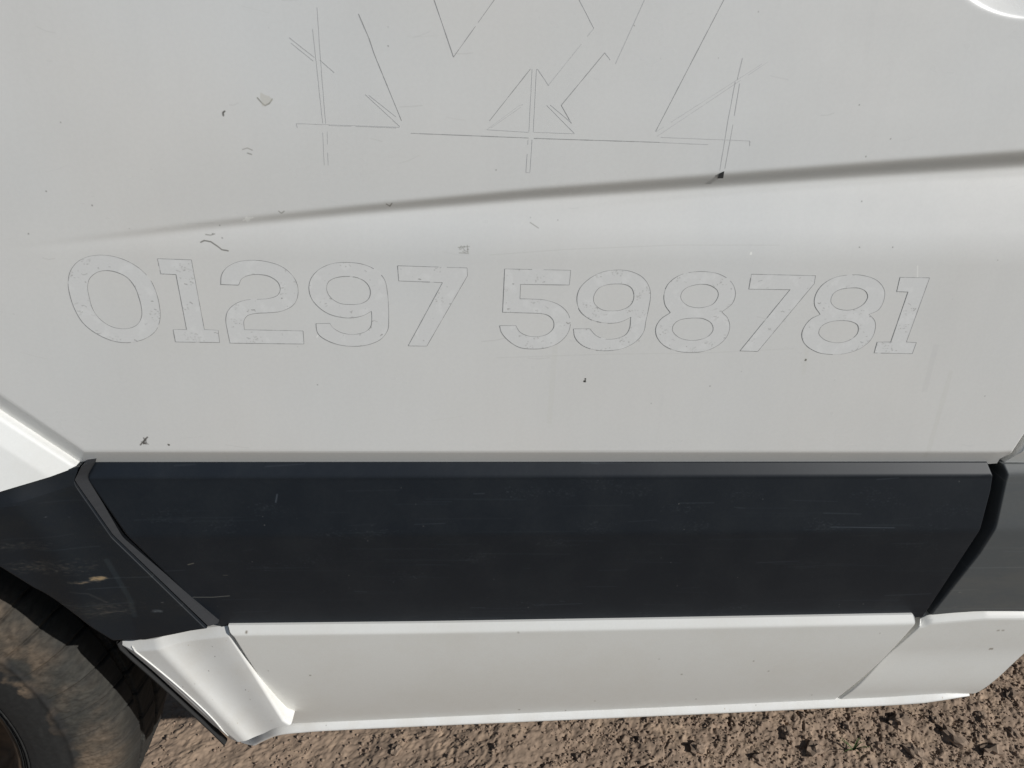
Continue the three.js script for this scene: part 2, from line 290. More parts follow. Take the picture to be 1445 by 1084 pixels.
{
  const axis = (a, b, step, far) => { const r = []; for (let v = a; v <= b + 1e-6; v += step) r.push(v); let s = step, v = b; while (v < far) { s *= 1.35; v += s; r.push(v); } s = step; v = a; const l = []; while (v > -far) { s *= 1.35; v -= s; l.unshift(v); } return l.concat(r); };
  const X = axis(-0.8, 1.5, 0.0026, 150), Zs = axis(-0.66, 0.0, 0.0026, 150), pos = [], col = [], idx = [];
  for (const z of Zs) for (const x of X) {
    const h = groundH(x, z); pos.push(x, h, z);
    const t = 0.5 + 0.6 * fbm(x * 5, z * 5, 4), n = 1 + 0.2 * fbm(x * 70, z * 70, 3) + 0.12 * fbm(x * 210, z * 210, 2);
    const pale = sstep(0.45, 0.9, 0.5 + fbm(x * 12 + 7, z * 12, 3)) * 0.25;
    const verge = sstep(0.3, 0.75, z + 0.25 * fbm(x * 2.5, z * 2.5, 3));                 // grass begins in front of the van
    const soilC = [(0.285 + 0.06 * t) * n * (1 + pale), (0.21 + 0.042 * t) * n * (1 + pale), (0.154 + 0.03 * t) * n * (1 + 0.9 * pale)], grassC = [0.108 * n, 0.1 * n, 0.066 * n];
    col.push(...soilC.map((v, k) => v * 1.06 * (1 - verge) + grassC[k] * verge));
  }
  const W = X.length; for (let j = 0; j + 1 < Zs.length; j++) for (let i = 0; i + 1 < W; i++) { const a = j * W + i; idx.push(a, a + W, a + 1, a + 1, a + W, a + W + 1); }
  const g = new THREE.BufferGeometry(); g.setAttribute('position', new THREE.Float32BufferAttribute(pos, 3)); g.setAttribute('color', new THREE.Float32BufferAttribute(col, 3)); g.setIndex(idx); g.computeVertexNormals();
  const m = mesh('ground', g, new THREE.MeshStandardMaterial({ vertexColors: true, roughness: 0.97 }), scene);
  m.userData = { kind: 'structure', label: 'dry brown trampled mud under the van', category: 'ground' };
}
const soil = new THREE.MeshStandardMaterial({ color: new THREE.Color().setRGB(0.31, 0.23, 0.17), roughness: 0.97 });
function clodGeo(s) {
  const g = new THREE.IcosahedronGeometry(1, 2), p = g.attributes.position;
  for (let i = 0; i < p.count; i++) { const v = new THREE.Vector3().fromBufferAttribute(p, i), k = 0.8 + 0.42 * N3(v.x * 1.1 + s * 9, v.y * 1.1, v.z * 1.1) + 0.14 * N3(v.x * 3.3, v.y * 3.3 + s * 5, v.z * 3.3); p.setXYZ(i, v.x * k, v.y * k * 0.62, v.z * k); }
  g.computeVertexNormals(); return g;
}
{
  const geos = [0, 1, 2].map(clodGeo), d = new THREE.Object3D(), c = new THREE.Color();
  const crumbs = new THREE.InstancedMesh(new THREE.IcosahedronGeometry(1, 1), soil, 24000); crumbs.name = 'soil_crumbs'; crumbs.castShadow = crumbs.receiveShadow = true;
  for (let k = 0; k < 24000; k++) {
    let x, z; do { x = -0.75 + 2.25 * rnd(); z = -0.72 + 0.7 * rnd(); } while (rnd() > 0.25 + 0.75 * sstep(-0.5, 0.5, x + 0.5 * N2(x * 4, z * 4)));
    const s = 0.0009 + 0.0026 * rnd() ** 3; d.position.set(x, groundH(x, z) + s * 0.35, z); d.rotation.set(rnd() * 6, rnd() * 6, rnd() * 6); d.scale.set(s, s * (0.6 + 0.4 * rnd()), s * (0.6 + 0.6 * rnd())); d.updateMatrix(); crumbs.setMatrixAt(k, d.matrix);
    const v = 0.8 + 0.4 * rnd(); crumbs.setColorAt(k, c.setRGB(v, v * (0.97 + 0.05 * rnd()), v));
  }
  crumbs.userData = { kind: 'stuff', label: 'loose crumbs of dry brown soil strewn over the mud', category: 'soil' };
  scene.add(crumbs);
  const spots = []; for (const p of [[1195, 1030], [1150, 1062], [1235, 1052], [1070, 1074], [1290, 1066], [1345, 1042], [1400, 1060], [1320, 1018], [1385, 1015], [1425, 985], [985, 1062], [1110, 1040], [905, 1050], [820, 1070], [700, 1064], [1428, 1035], [560, 1058], [1268, 1022]]) spots.push(onGround(p[0], p[1]));
  spots.forEach((p, k) => {
    const m = mesh('mud_clod' + (k ? '_' + String(k).padStart(3, '0') : ''), geos[k % 3], soil, scene), s = 0.008 + 0.012 * rnd();
    m.position.set(p.x, groundH(p.x, p.z) + s * 0.2, p.z); m.rotation.y = rnd() * 6; m.scale.set(s * (1 + 0.5 * rnd()), s, s);
    m.userData = { label: 'dry brown mud clod lying on the ground below the van sill', category: 'mud clod', group: 'dried mud clods beside the sill' };
  });
  // small green weed between the clods
  const at = onGround(1203, 1062), parts = [];
  for (let k = 0; k < 9; k++) {
    const a = rnd() * 6.28, L = 0.014 + 0.022 * rnd(), w = 0.0016, pts = [];
    for (let i = 0; i <= 5; i++) { const t = i / 5; pts.push([Math.cos(a) * L * t, 0.004 + 0.012 * Math.sin(t * 2.2), Math.sin(a) * L * t, w * (1 - t * 0.95)]); }
    const pos = [], idx = []; pts.forEach(([x, y, z, ww]) => pos.push(x - Math.sin(a) * ww, y, z + Math.cos(a) * ww, x, y - ww * 0.5, z, x + Math.sin(a) * ww, y, z - Math.cos(a) * ww));
    for (let i = 0; i < 5; i++) for (let q = 0; q < 2; q++) { const b = i * 3 + q; idx.push(b, b + 3, b + 1, b + 1, b + 3, b + 4); }
    const g = new THREE.BufferGeometry(); g.setAttribute('position', new THREE.Float32BufferAttribute(pos, 3)); g.setIndex(idx); g.computeVertexNormals(); parts.push(g);
  }
  const weed = mesh('weed', mergeGeometries(parts), new THREE.MeshStandardMaterial({ color: new THREE.Color().setRGB(0.075, 0.11, 0.03), roughness: 0.7, side: THREE.DoubleSide }), scene);
  weed.position.set(at.x, groundH(at.x, at.z), at.z); weed.userData = { label: 'tiny green weed sprouting between the mud clods', category: 'weed' };
}

// ---------------------------------------------------------------- the van
const van = new THREE.Group(); van.name = 'van'; scene.add(van);
van.userData = { label: 'white van with black side trim and ghost marks of removed lettering', category: 'van' };

const door = panel('front_door', {
  top: [[-60, -330], [1570, -330]], bottom: [[112, 655], [130, 655.5], [1392, 655], [1407, 654]], left: [[-60, -330], [-190, 300], [-170, 464], [0, 580], [98, 645], [112, 654.5]], right: [[1570, -330], [1600, 300], [1500, 535], [1445, 610], [1426, 639], [1414, 650], [1407, 654]],
  Z: doorZ, nu: 380, nv: 300, uv: UVD, edges: { bottom: { w: 0.023, dep: 0.0115, k: 0.1 }, left: { w: 0.026, dep: 0.012, k: 0.12 }, right: { r: 0.003 } }, skirt: 0.045,
}, white, van);

// ghosts of the removed numerals: a film of residue with a dark cut line round it
const crops = { a: [90, 350, 6.0208], b: [300, 350, 5.5577], c: [540, 360, 5.1607], d: [800, 370, 5.5577], e: [1030, 375, 4.8167] };
const O = (...p) => ({ closed: p }), S = (...p) => p;         // closed curve; open curve or corner points
const NUM = [
  ['0', 'a', [O([340, 60], [440, 75], [560, 120], [670, 195], [745, 285], [790, 390], [815, 500], [820, 590], [790, 690], [720, 755], [620, 793], [520, 803], [400, 783], [260, 715], [160, 630], [90, 510], [50, 385], [38, 290], [60, 190], [120, 115], [200, 75], [270, 62])],
    [O([360, 190], [450, 205], [540, 250], [605, 330], [640, 420], [660, 500], [663, 580], [630, 645], [570, 678], [490, 685], [400, 665], [310, 605], [250, 525], [220, 430], [203, 330], [220, 260], [280, 208])]],
  ['1', 'a', [S([797, 90], [1085, 100]), S([1195, 692], [1312, 698]), S([1325, 802], [950, 797]), S([930, 692], [1045, 692]), S([955, 225], [825, 218])], []],
  ['2', 'b', [S([65, 285], [72, 210], [115, 150], [200, 108], [320, 95], [450, 112], [550, 150], [630, 220], [668, 300], [665, 390], [630, 450], [540, 495], [430, 507], [340, 512], [275, 530], [247, 570], [250, 640]), S([710, 650], [717, 752]), S([138, 745], [118, 650], [105, 560], [120, 495], [175, 440], [260, 408], [350, 402], [440, 395], [510, 370], [532, 325], [515, 270], [460, 228], [400, 210], [300, 210], [230, 240], [205, 290])], []],
  ['9', 'b', [S([812, 592], [818, 645], [835, 680], [900, 725], [1000, 760], [1110, 770], [1220, 758], [1320, 715], [1375, 640], [1382, 560], [1380, 460], [1372, 350], [1350, 250], [1290, 180], [1190, 130], [1060, 112], [940, 122], [840, 165], [775, 235], [757, 310], [775, 390], [830, 460], [900, 510], [980, 537], [1080, 548], [1180, 530], [1245, 495]), S([1248, 505], [1250, 560], [1240, 620], [1190, 660], [1100, 677], [1010, 663], [945, 625], [920, 590])],
    [O([1040, 222], [1130, 230], [1200, 265], [1237, 325], [1230, 390], [1180, 430], [1080, 443], [990, 430], [920, 380], [895, 320], [910, 265], [960, 235])]],
  ['7', 'c', [S([110, 77], [615, 93]), S([618, 150], [322, 662]), S([187, 660], [437, 200]), S([430, 199], [118, 187])], []],
  ['5', 'c', [S([890, 100], [1370, 110]), S([1360, 217], [1005, 212]), S([1000, 318], [1100, 320], [1190, 328], [1290, 365], [1350, 425], [1368, 500], [1345, 575], [1280, 640], [1190, 675], [1100, 683], [1000, 672], [920, 625], [865, 560], [853, 513]), S([970, 513], [1000, 560], [1060, 588], [1130, 593], [1200, 575], [1245, 530], [1245, 480], [1210, 440], [1150, 423]), S([1140, 423], [875, 415])], []],
  ['9', 'd', [S([52, 522], [65, 590], [120, 650], [220, 687], [340, 692], [450, 672], [550, 615], [605, 540], [620, 460], [640, 370], [657, 250], [640, 180], [590, 115], [500, 72], [390, 60], [270, 80], [170, 135], [100, 210], [80, 290], [100, 375], [170, 440], [260, 470], [350, 478], [430, 465], [503, 430]), S([502, 440], [495, 510], [465, 565], [390, 598], [300, 602], [230, 575], [180, 522])],
    [O([370, 170], [460, 175], [510, 205], [527, 270], [505, 330], [440, 370], [350, 382], [270, 370], [215, 320], [212, 265], [250, 205], [310, 178])]],
  ['8', 'd', [S([812, 395], [770, 330], [765, 240], [800, 165], [890, 100], [1000, 75], [1100, 75], [1200, 95], [1290, 155], [1322, 240], [1300, 320], [1215, 390]), S([1220, 395], [1262, 440], [1278, 510], [1250, 590], [1180, 655], [1080, 697], [980, 707], [860, 695], [760, 650], [705, 580], [700, 510], [740, 445], [808, 399])],
    [O([1040, 173], [1120, 180], [1180, 220], [1188, 265], [1150, 325], [1080, 352], [1020, 357], [940, 335], [895, 285], [900, 240], [940, 200]), O([1000, 437], [1080, 445], [1135, 480], [1148, 530], [1110, 580], [1040, 607], [960, 612], [880, 590], [830, 540], [835, 495], [880, 455])]],
  ['7', 'e', [S([148, 57], [582, 67]), S([575, 120], [190, 582]), S([70, 578], [410, 162]), S([403, 162], [130, 158])], []],
  ['8', 'e', [S([615, 330], [578, 270], [580, 210], [620, 140], [700, 85], [800, 63], [900, 65], [1000, 100], [1050, 165], [1045, 240], [1010, 300], [945, 330]), S([950, 334], [985, 375], [988, 430], [960, 500], [890, 560], [790, 595], [690, 602], [590, 585], [510, 530], [490, 470], [510, 410], [555, 360], [610, 333])],
    [O([800, 152], [880, 152], [925, 175], [938, 210], [915, 255], [860, 290], [790, 302], [720, 285], [687, 245], [700, 195], [740, 165]), O([750, 372], [830, 380], [870, 405], [872, 450], [840, 490], [780, 517], [710, 522], [640, 500], [605, 460], [620, 415], [670, 385])]],
  ['1', 'e', [S([1158, 78], [1358, 82]), S([1200, 518], [1268, 522]), S([1240, 597], [982, 592]), S([1003, 518], [1095, 518]), S([1212, 178], [1135, 175])], []],
];
const filmMap = canvasTex(1024, 256, (x, w, h) => {
  noiseImage(x, w, h, (i, j) => { const p = sstep(0.05, 0.5, fbm(i / 40, j / 40, 5)), s = 224.5 + 5 * p + 3 * fbm(i / 6, j / 6, 3); return [s + 0.5, s, s - 2]; });
  for (let k = 0; k < 420; k++) { const a = rnd() * w, b = rnd() * h, n = 1 + rnd() * 4 | 0; x.strokeStyle = `rgba(110,108,104,${0.12 + 0.45 * rnd() ** 2})`; x.lineWidth = 0.6 + 0.9 * rnd(); x.beginPath(); x.moveTo(a, b); let xx = a, yy = b; for (let q = 0; q < n; q++) { xx += (rnd() - 0.3) * 5; yy += (rnd() - 0.5) * 4; x.lineTo(xx, yy); } x.stroke(); }
  for (let k = 0; k < 130; k++) { const a = rnd() * w, b = rnd() * h; for (let q = 0; q < 12; q++) { x.fillStyle = `rgba(132,130,124,${0.12 + 0.25 * rnd()})`; x.fillRect(a + (rnd() - 0.5) * 18, b + (rnd() - 0.5) * 14, 1 + 2 * rnd(), 1 + rnd()); } }
});
const film = new THREE.MeshPhysicalMaterial({ color: 0xffffff, map: filmMap, roughness: 0.7 });
const LIFT = 0.00018;
function outline(segs, [ox, oy, sc]) {
  let pts = [];
  for (const s of segs) {
    if (s.closed) pts = new THREE.CatmullRomCurve3(s.closed.map((p) => new THREE.Vector3(p[0], p[1], 0)), true, 'centripetal').getPoints(90).slice(0, -1).map((p) => [p.x, p.y]);
    else if (s.length === 2) pts.push(...s);
    else pts.push(...new THREE.CatmullRomCurve3(s.map((p) => new THREE.Vector3(p[0], p[1], 0)), false, 'centripetal').getPoints(s.length * 5).map((p) => [p.x, p.y]));
  }
  return pts.map((p) => onSurf(ox + p[0] / sc, oy + p[1] / sc, doorZ));
}
function strip(pts, w, lift, closed, gapKey = 0, gap = 0) {    // a thin flat line on the door, fading out where it has been rubbed away
  const pos = [], idx = [], n = pts.length, lim = closed ? n : n - 1; let s = 0;
  for (let i = 0; i < lim; i++) {
    const a = pts[i], b = pts[(i + 1) % n], dx = b.x - a.x, dy = b.y - a.y, L = Math.hypot(dx, dy); if (L < 1e-6) continue;
    const m = Math.max(1, Math.round(L / 0.004));
    for (let k = 0; k < m; k++) {
      const t0 = k / m, t1 = (k + 1) / m; s += L / m;
      const q = N2(s * 34 + gapKey * 31.7, gapKey * 3.3); if (q > 1 - gap) continue;
      const ww = w * (0.75 + 0.4 * N2(s * 60, gapKey * 7)) / 2, nx = -dy / L * ww, ny = dx / L * ww, o = pos.length / 3;
      for (const t of [t0, t1]) for (const sg of [-1, 1]) { const x = a.x + dx * t + nx * sg, y = a.y + dy * t + ny * sg; pos.push(x, y, doorZ(x, y) + lift); }
      idx.push(o, o + 2, o + 1, o + 1, o + 2, o + 3);
    }
  }
  const g = new THREE.BufferGeometry(); g.setAttribute('position', new THREE.Float32BufferAttribute(pos, 3)); g.setIndex(idx); g.computeVertexNormals(); return g;
}
const groupsOf = { 0: 'round', 1: 'slab-footed', 2: 'curved', 9: 'looped', 7: 'angular', 5: 'hooked', 8: 'double-looped' };
NUM.forEach(([ch, crop, out, holes], k) => {
  const o = outline(out, crops[crop]), hs = holes.map((h) => outline([h], crops[crop]));
  const v = o.map((p) => new THREE.Vector2(p.x, p.y)), hv = hs.map((h) => h.map((p) => new THREE.Vector2(p.x, p.y)));
  const sh = new THREE.Shape(v); sh.holes = hv.map((h) => new THREE.Path(h));
  const g = new THREE.ShapeGeometry(sh), p = g.attributes.position, uv = g.attributes.uv;
  for (let i = 0; i < p.count; i++) { p.setZ(i, doorZ(p.getX(i), p.getY(i)) + LIFT); uv.setXY(i, p.getX(i) / 0.62 + k * 0.137, p.getY(i) / 0.155); }
  g.computeVertexNormals();
  const m = mesh('numeral', g, film, door, `ghost of a removed ${groupsOf[ch]} numeral ${ch} on the white door`);
  const lines = [strip(o, 0.0006, LIFT * 1.6, true, k + 1, 0.22), ...hs.map((h, q) => strip(h, 0.0006, LIFT * 1.6, true, k + 20 + q, 0.15))];
  // the cut line belongs to the numeral: one geometry with two materials
  const lg = mergeGeometries(lines); lg.setAttribute('uv', new THREE.Float32BufferAttribute(new Float32Array(lg.attributes.position.count * 2), 2));
  const all = mergeGeometries([g, lg], true); m.geometry = all; m.material = [film, ink];
});
{ // ghost of the removed emblem: thin scored lines
  const Q = (p) => onSurf(380 + p[0] / 1.9527, p[1] / 1.9527, doorZ);
  const dark = [[[246, 38], [275, 105], [290, 150], [365, 333]], [[450, -14], [508, 157], [630, -14]], [[720, 190], [607, 333]], [[925, 145], [805, 290], [833, 340]], [[1260, -14], [1065, 362]], [[390, 367], [715, 380]], [[730, 381], [1075, 392]]];
  const faint = [[[740, 190], [770, 235], [895, 78], [845, -20]], [[1043, -18], [955, 175]], [[925, 145], [940, 165]], [[75, 340], [360, 350]], [[78, 352], [75, 340]], [[165, 345], [350, 352]], [[1075, 392], [1210, 398]], [[1080, 378], [1325, 388], [1325, 402]],
    [[120, 80], [131, 180], [148, 340]], [[132, 20], [142, 165], [156, 340]], [[148, 365], [152, 455]], [[160, 362], [163, 455]], [[725, 190], [716, 364]], [[737, 190], [728, 364]], [[714, 385], [708, 475], [719, 475], [725, 385]],
    [[1305, 160], [1290, 220]], [[1285, 225], [1265, 330], [1242, 470]], [[1297, 230], [1272, 380], [1256, 465]], [[1375, 170], [1070, 375]], [[1358, 176], [1068, 362]], [[600, 357], [690, 290], [700, 288]], [[612, 352], [694, 295]], [[600, 357], [715, 364]], [[730, 364], [842, 368]], [[765, 290], [842, 368]], [[775, 289], [830, 335]],
    [[265, 260], [360, 348]], [[275, 262], [350, 322]], [[55, 103], [125, 158]], [[60, 118], [122, 168]], [[140, 165], [180, 200]]];
  dark.forEach((l, i) => mesh('scored_line', strip(l.map(Q), 0.00072, LIFT, false, 60 + i, 0.14), inkSoft, door));
  faint.forEach((l, i) => mesh('scored_line', strip(l.map(Q), 0.0007, LIFT, false, 90 + i, 0.25), inkFaint, door));
  const chip = [[1234, 491], [1239, 478], [1253, 471], [1250, 491]].map(Q);
  const g = new THREE.ShapeGeometry(new THREE.Shape(chip.map((p) => new THREE.Vector2(p.x, p.y)))), p = g.attributes.position; for (let i = 0; i < p.count; i++) p.setZ(i, doorZ(p.getX(i), p.getY(i)) + 0.0012);
  mesh('vinyl_scrap', g, rubber, door, 'leftover scrap of black vinyl on the white door');
}

// lower parts of the door
panel('door_trim', {
  top: [[132, 653], [1394, 653]], bottom: [[310, 886], [1303, 871]], left: [[132, 653], [125, 668], [124.5, 676], [177.5, 752], [310, 886]], right: [[1394, 653], [1400, 672], [1397, 692], [1383, 745], [1303, 871]],
  Z: trimZ, nu: 60, nv: 90, uv: UVT, edges: { left: { r: 0.004 }, right: { r: 0.002 } }, skirt: 0.035,
}, black, door);
panel('lower_door_panel', {
  top: [[322, 882.5], [600, 879.5], [900, 874.5], [1288, 867.5]], bottom: [[412, 1021], [700, 1009], [1000, 996], [1180, 987]], left: [[322, 882.5], [330, 898], [360, 945], [403, 1013], [412, 1021]], right: [[1288, 867.5], [1293, 873], [1290, 881], [1240, 934], [1180, 987]],
  Z: lowerZ, nu: 80, nv: 60, uv: [-0.6, 0.35, 1.3, 0.65], edges: { top: { w: 0.0085, dep: 0.0085, k: 0.3 }, left: { r: 0.0025 }, right: { r: 0.0022 } }, skirt: 0.03,
}, whiteLower, door);

// front wing and wheel-arch moulding
const wA = cAt(0, 584), wB = cAt(109, 656);
const wingZ = (x, y) => { const d = Math.max(0, -side(x, y, V2(wA.x, wA.y), V2(wB.x, wB.y))); const t = 0.024; return -0.003 + (d < t ? d * 0.62 : t * 0.62 + (d - t) * 0.36); };
panel('front_wing', {
  top: [[-420, 290], [0, 586], [108, 656]], bottom: [[-420, 860], [0, 694], [84, 668], [110, 658.5]], left: [[-420, 290], [-420, 860]], right: [[108, 656], [110, 658.5]],
  Z: wingZ, nu: 120, nv: 60, edges: { top: { r: 0.003 } }, uv: [-1.2, 0.5, 1.2, 0.6], skirt: 0.05,
}, whiteWing, van);
const archTrim = panel('wheel_arch_trim', {
  top: [[-110, 727], [0, 692], [84, 666], [112, 658.5]], bottom: [[-110, 733], [0, 798], [48, 828], [112, 870], [160, 903], [205, 902], [268, 889.5], [292, 886]], left: [[-110, 727], [-110, 733]], right: [[112, 658.5], [103, 679], [158, 758], [292, 886]],
  Z: archZ, nu: 120, nv: 60, uv: UVT, edges: { right: { r: 0.0012 }, top: { w: 0.018, dep: 0.008, k: 0.1 }, bottom: { r: 0.003 } }, skirt: 0.05,
}, blackArch, van);

panel('trim_edge', {
  top: [[113, 660], [127, 657.5]], bottom: [[293, 886], [305, 885.5]], left: [[113, 660], [104, 679], [159, 758], [293, 886]], right: [[127, 657.5], [121, 674], [173.5, 753], [305, 885.5]],
  Z: (x, y) => archZ(x, y) - 0.0008, nu: 12, nv: 40, uv: UVT, edges: { right: { w: 0.014, dep: 0.0065, k: 0.02 } }, skirt: 0.03,
}, edgePlastic, archTrim, 'lighter grained grey edge of the wheel arch trim');

// white corner piece behind the wheel
const rA = cAt(222, 908), rB = cAt(352, 1046), eA = cAt(327, 894), eB = cAt(402, 1014);
const cornerZ = (x, y) => { const q = side(x, y, V2(rA.x, rA.y), V2(rB.x, rB.y)), k = 0.006; const right = q <= -k ? 0 : q >= k ? q : (q + k) ** 2 / (4 * k), left = Math.max(0, right - q); const dr = Math.abs(side(x, y, V2(eA.x, eA.y), V2(eB.x, eB.y))), s = right / (right + dr + 1e-6); return 0.004 - 0.0052 * 6.75 * s * (1 - s) ** 2 - 0.17 * left; };
const corner = panel('wing_corner', {
  top: [[170, 905], [205, 903], [230, 898], [265, 889], [300, 885], [321, 882]], bottom: [[325, 1048], [345, 1046], [370, 1036], [390, 1027], [411, 1023]], left: [[170, 905], [176, 913], [215, 946], [300, 1023], [325, 1048]], right: [[321, 882], [327, 894], [360, 946], [402, 1014], [411, 1023]],
  smooth: ['top', 'bottom'], Z: cornerZ, nu: 70, nv: 60, uv: [-0.6, 0.35, 0.5, 0.3], edges: { top: { w: 0.010, dep: 0.0085, k: 0.2 }, right: { r: 0.004 }, left: { w: 0.0105, dep: 0.005, k: 0.1 } }, skirt: 0.02,
}, whiteDirty, van);
{
  const pts = [[168, 904], [172, 912], [190, 929], [213, 949], [255, 987], [298, 1027], [318, 1047]].map((p) => { const q = onSurf(p[0], p[1], () => -0.011); return q; });
  const prof = []; for (let k = 0; k < 10; k++) { const a = k / 10 * 6.283; prof.push([Math.cos(a) * 0.0027, Math.sin(a) * 0.006]); }
  mesh('edge_seal', sweep(pts, prof), rubber, corner);
  const bead = spline([[186, 912], [190, 918], [222, 944], [262, 978], [300, 1014], [322, 1038]].map(([x, y]) => { const q = onSurf(x, y, corner.ZF_); return V2(q.x, q.y); }), 40).map((p) => new THREE.Vector3(p.x, p.y, corner.ZF_(p.x, p.y)));
  mesh('edge_bead', sweep(bead, prof.map(([a, b]) => [a * 0.4, b * 0.22])), whiteDirty, corner);
}

// body behind the door
const yRL = cAt(1180, 990).y;
const rearLowZ = (x, y) => lowerZ(x, y) - 0.011 * sstep(0, 0.085, y - yRL);
panel('rear_side_panel', {
  top: [[1605, -330], [1900, -330]], bottom: [[1416, 653.5], [1900, 656]], left: [[1605, -330], [1636, 300], [1508, 540], [1449, 617], [1431, 644], [1416, 653.5]], right: [[1900, -330], [1900, 656]],
  Z: () => 0, nu: 40, nv: 60, uv: UVD, edges: { bottom: { w: 0.023, dep: 0.0115, k: 0.1 }, left: { r: 0.005 } }, skirt: 0.04,
}, whiteWing, van);
panel('rear_trim', {
  top: [[1415, 655], [1900, 657]], bottom: [[1313, 868], [1345, 865], [1390, 862], [1445, 862], [1900, 872]], left: [[1415, 655], [1419, 669], [1416, 680], [1403, 740], [1379, 780], [1313, 868]], right: [[1900, 657], [1900, 872]],
  Z: (x, y) => trimZ(x, y) - 0.002, nu: 60, nv: 60, uv: UVT, edges: { left: { r: 0.003 } }, skirt: 0.03,
}, fadedGrey, van);
panel('rear_lower_panel', {
  top: [[1299, 873], [1310, 868], [1330, 866], [1390, 861], [1445, 861], [1560, 866]], bottom: [[1172, 988], [1250, 985], [1340, 978], [1376, 979], [1445, 921], [1560, 826 + 44]], left: [[1299, 873], [1241, 931], [1182, 985], [1172, 988]], right: [[1560, 866], [1560, 870]],
  Z: rearLowZ, nu: 80, nv: 40, uv: [-0.6, 0.35, 1.3, 0.65], edges: { top: { w: 0.008, dep: 0.008, k: 0.3 }, left: { r: 0.003 } }, skirt: 0.02,
}, whiteLower, van);
{ // sill lip along the bottom, its sunny upper face turned up
  const top = spline([[340, 1047], [352, 1043], [370, 1034], [392, 1026], [432, 1021.5], [470, 1019], [700, 1008.5], [1000, 995.5], [1150, 988.5], [1250, 984], [1330, 979], [1368, 979.5]].map(([x, y]) => { const p = onSurf(x, y, lowerZ); return V2(p.x, p.y); }), 160).map((p) => new THREE.Vector3(p.x, p.y, lowerZ(p.x, p.y)));
  const prof = [[0.002, -0.014], [0.0012, -0.003], [-0.0005, 0.001], [-0.006, 0.0062], [-0.0078, 0.007], [-0.0095, 0.0064], [-0.0105, 0.005], [-0.0108, -0.014]];
  mesh('sill_lip', sweep(top, prof, (t) => Math.min(1, 0.12 + t * 9, 0.25 + (1 - t) * 6)), whiteDirty, van);
}

// dark inner body, floor and wheel housing
const box = (x0, x1, y0, y1, z0, z1) => { const g = new THREE.BoxGeometry(x1 - x0, y1 - y0, z1 - z0); g.translate((x0 + x1) / 2, (y0 + y1) / 2, (z0 + z1) / 2); return g; };
mesh('inner_body', mergeGeometries([box(-0.47, 2.6, 0.6, 1.62, -1.8, -0.052), box(-0.36, 0.72, 0.46, 0.6, -1.8, -0.04)]), inner, van);
{
  const g = new THREE.CylinderGeometry(0.43, 0.43, 0.42, 48, 1, true, 0, Math.PI); g.rotateX(Math.PI / 2); g.rotateZ(Math.PI / 2); g.translate(0, 0, -0.25);
  const back = new THREE.CircleGeometry(0.43, 48, 0, Math.PI); back.translate(0, 0, -0.455);
  for (const q of [g, back]) q.deleteAttribute('uv');
  const m = mesh('wheel_housing', mergeGeometries([g, back].map((q) => q.toNonIndexed())), new THREE.MeshStandardMaterial({ color: liner.color, roughness: 0.9, side: THREE.DoubleSide }), van); m.position.set(-0.8, 0.37, 0);
}

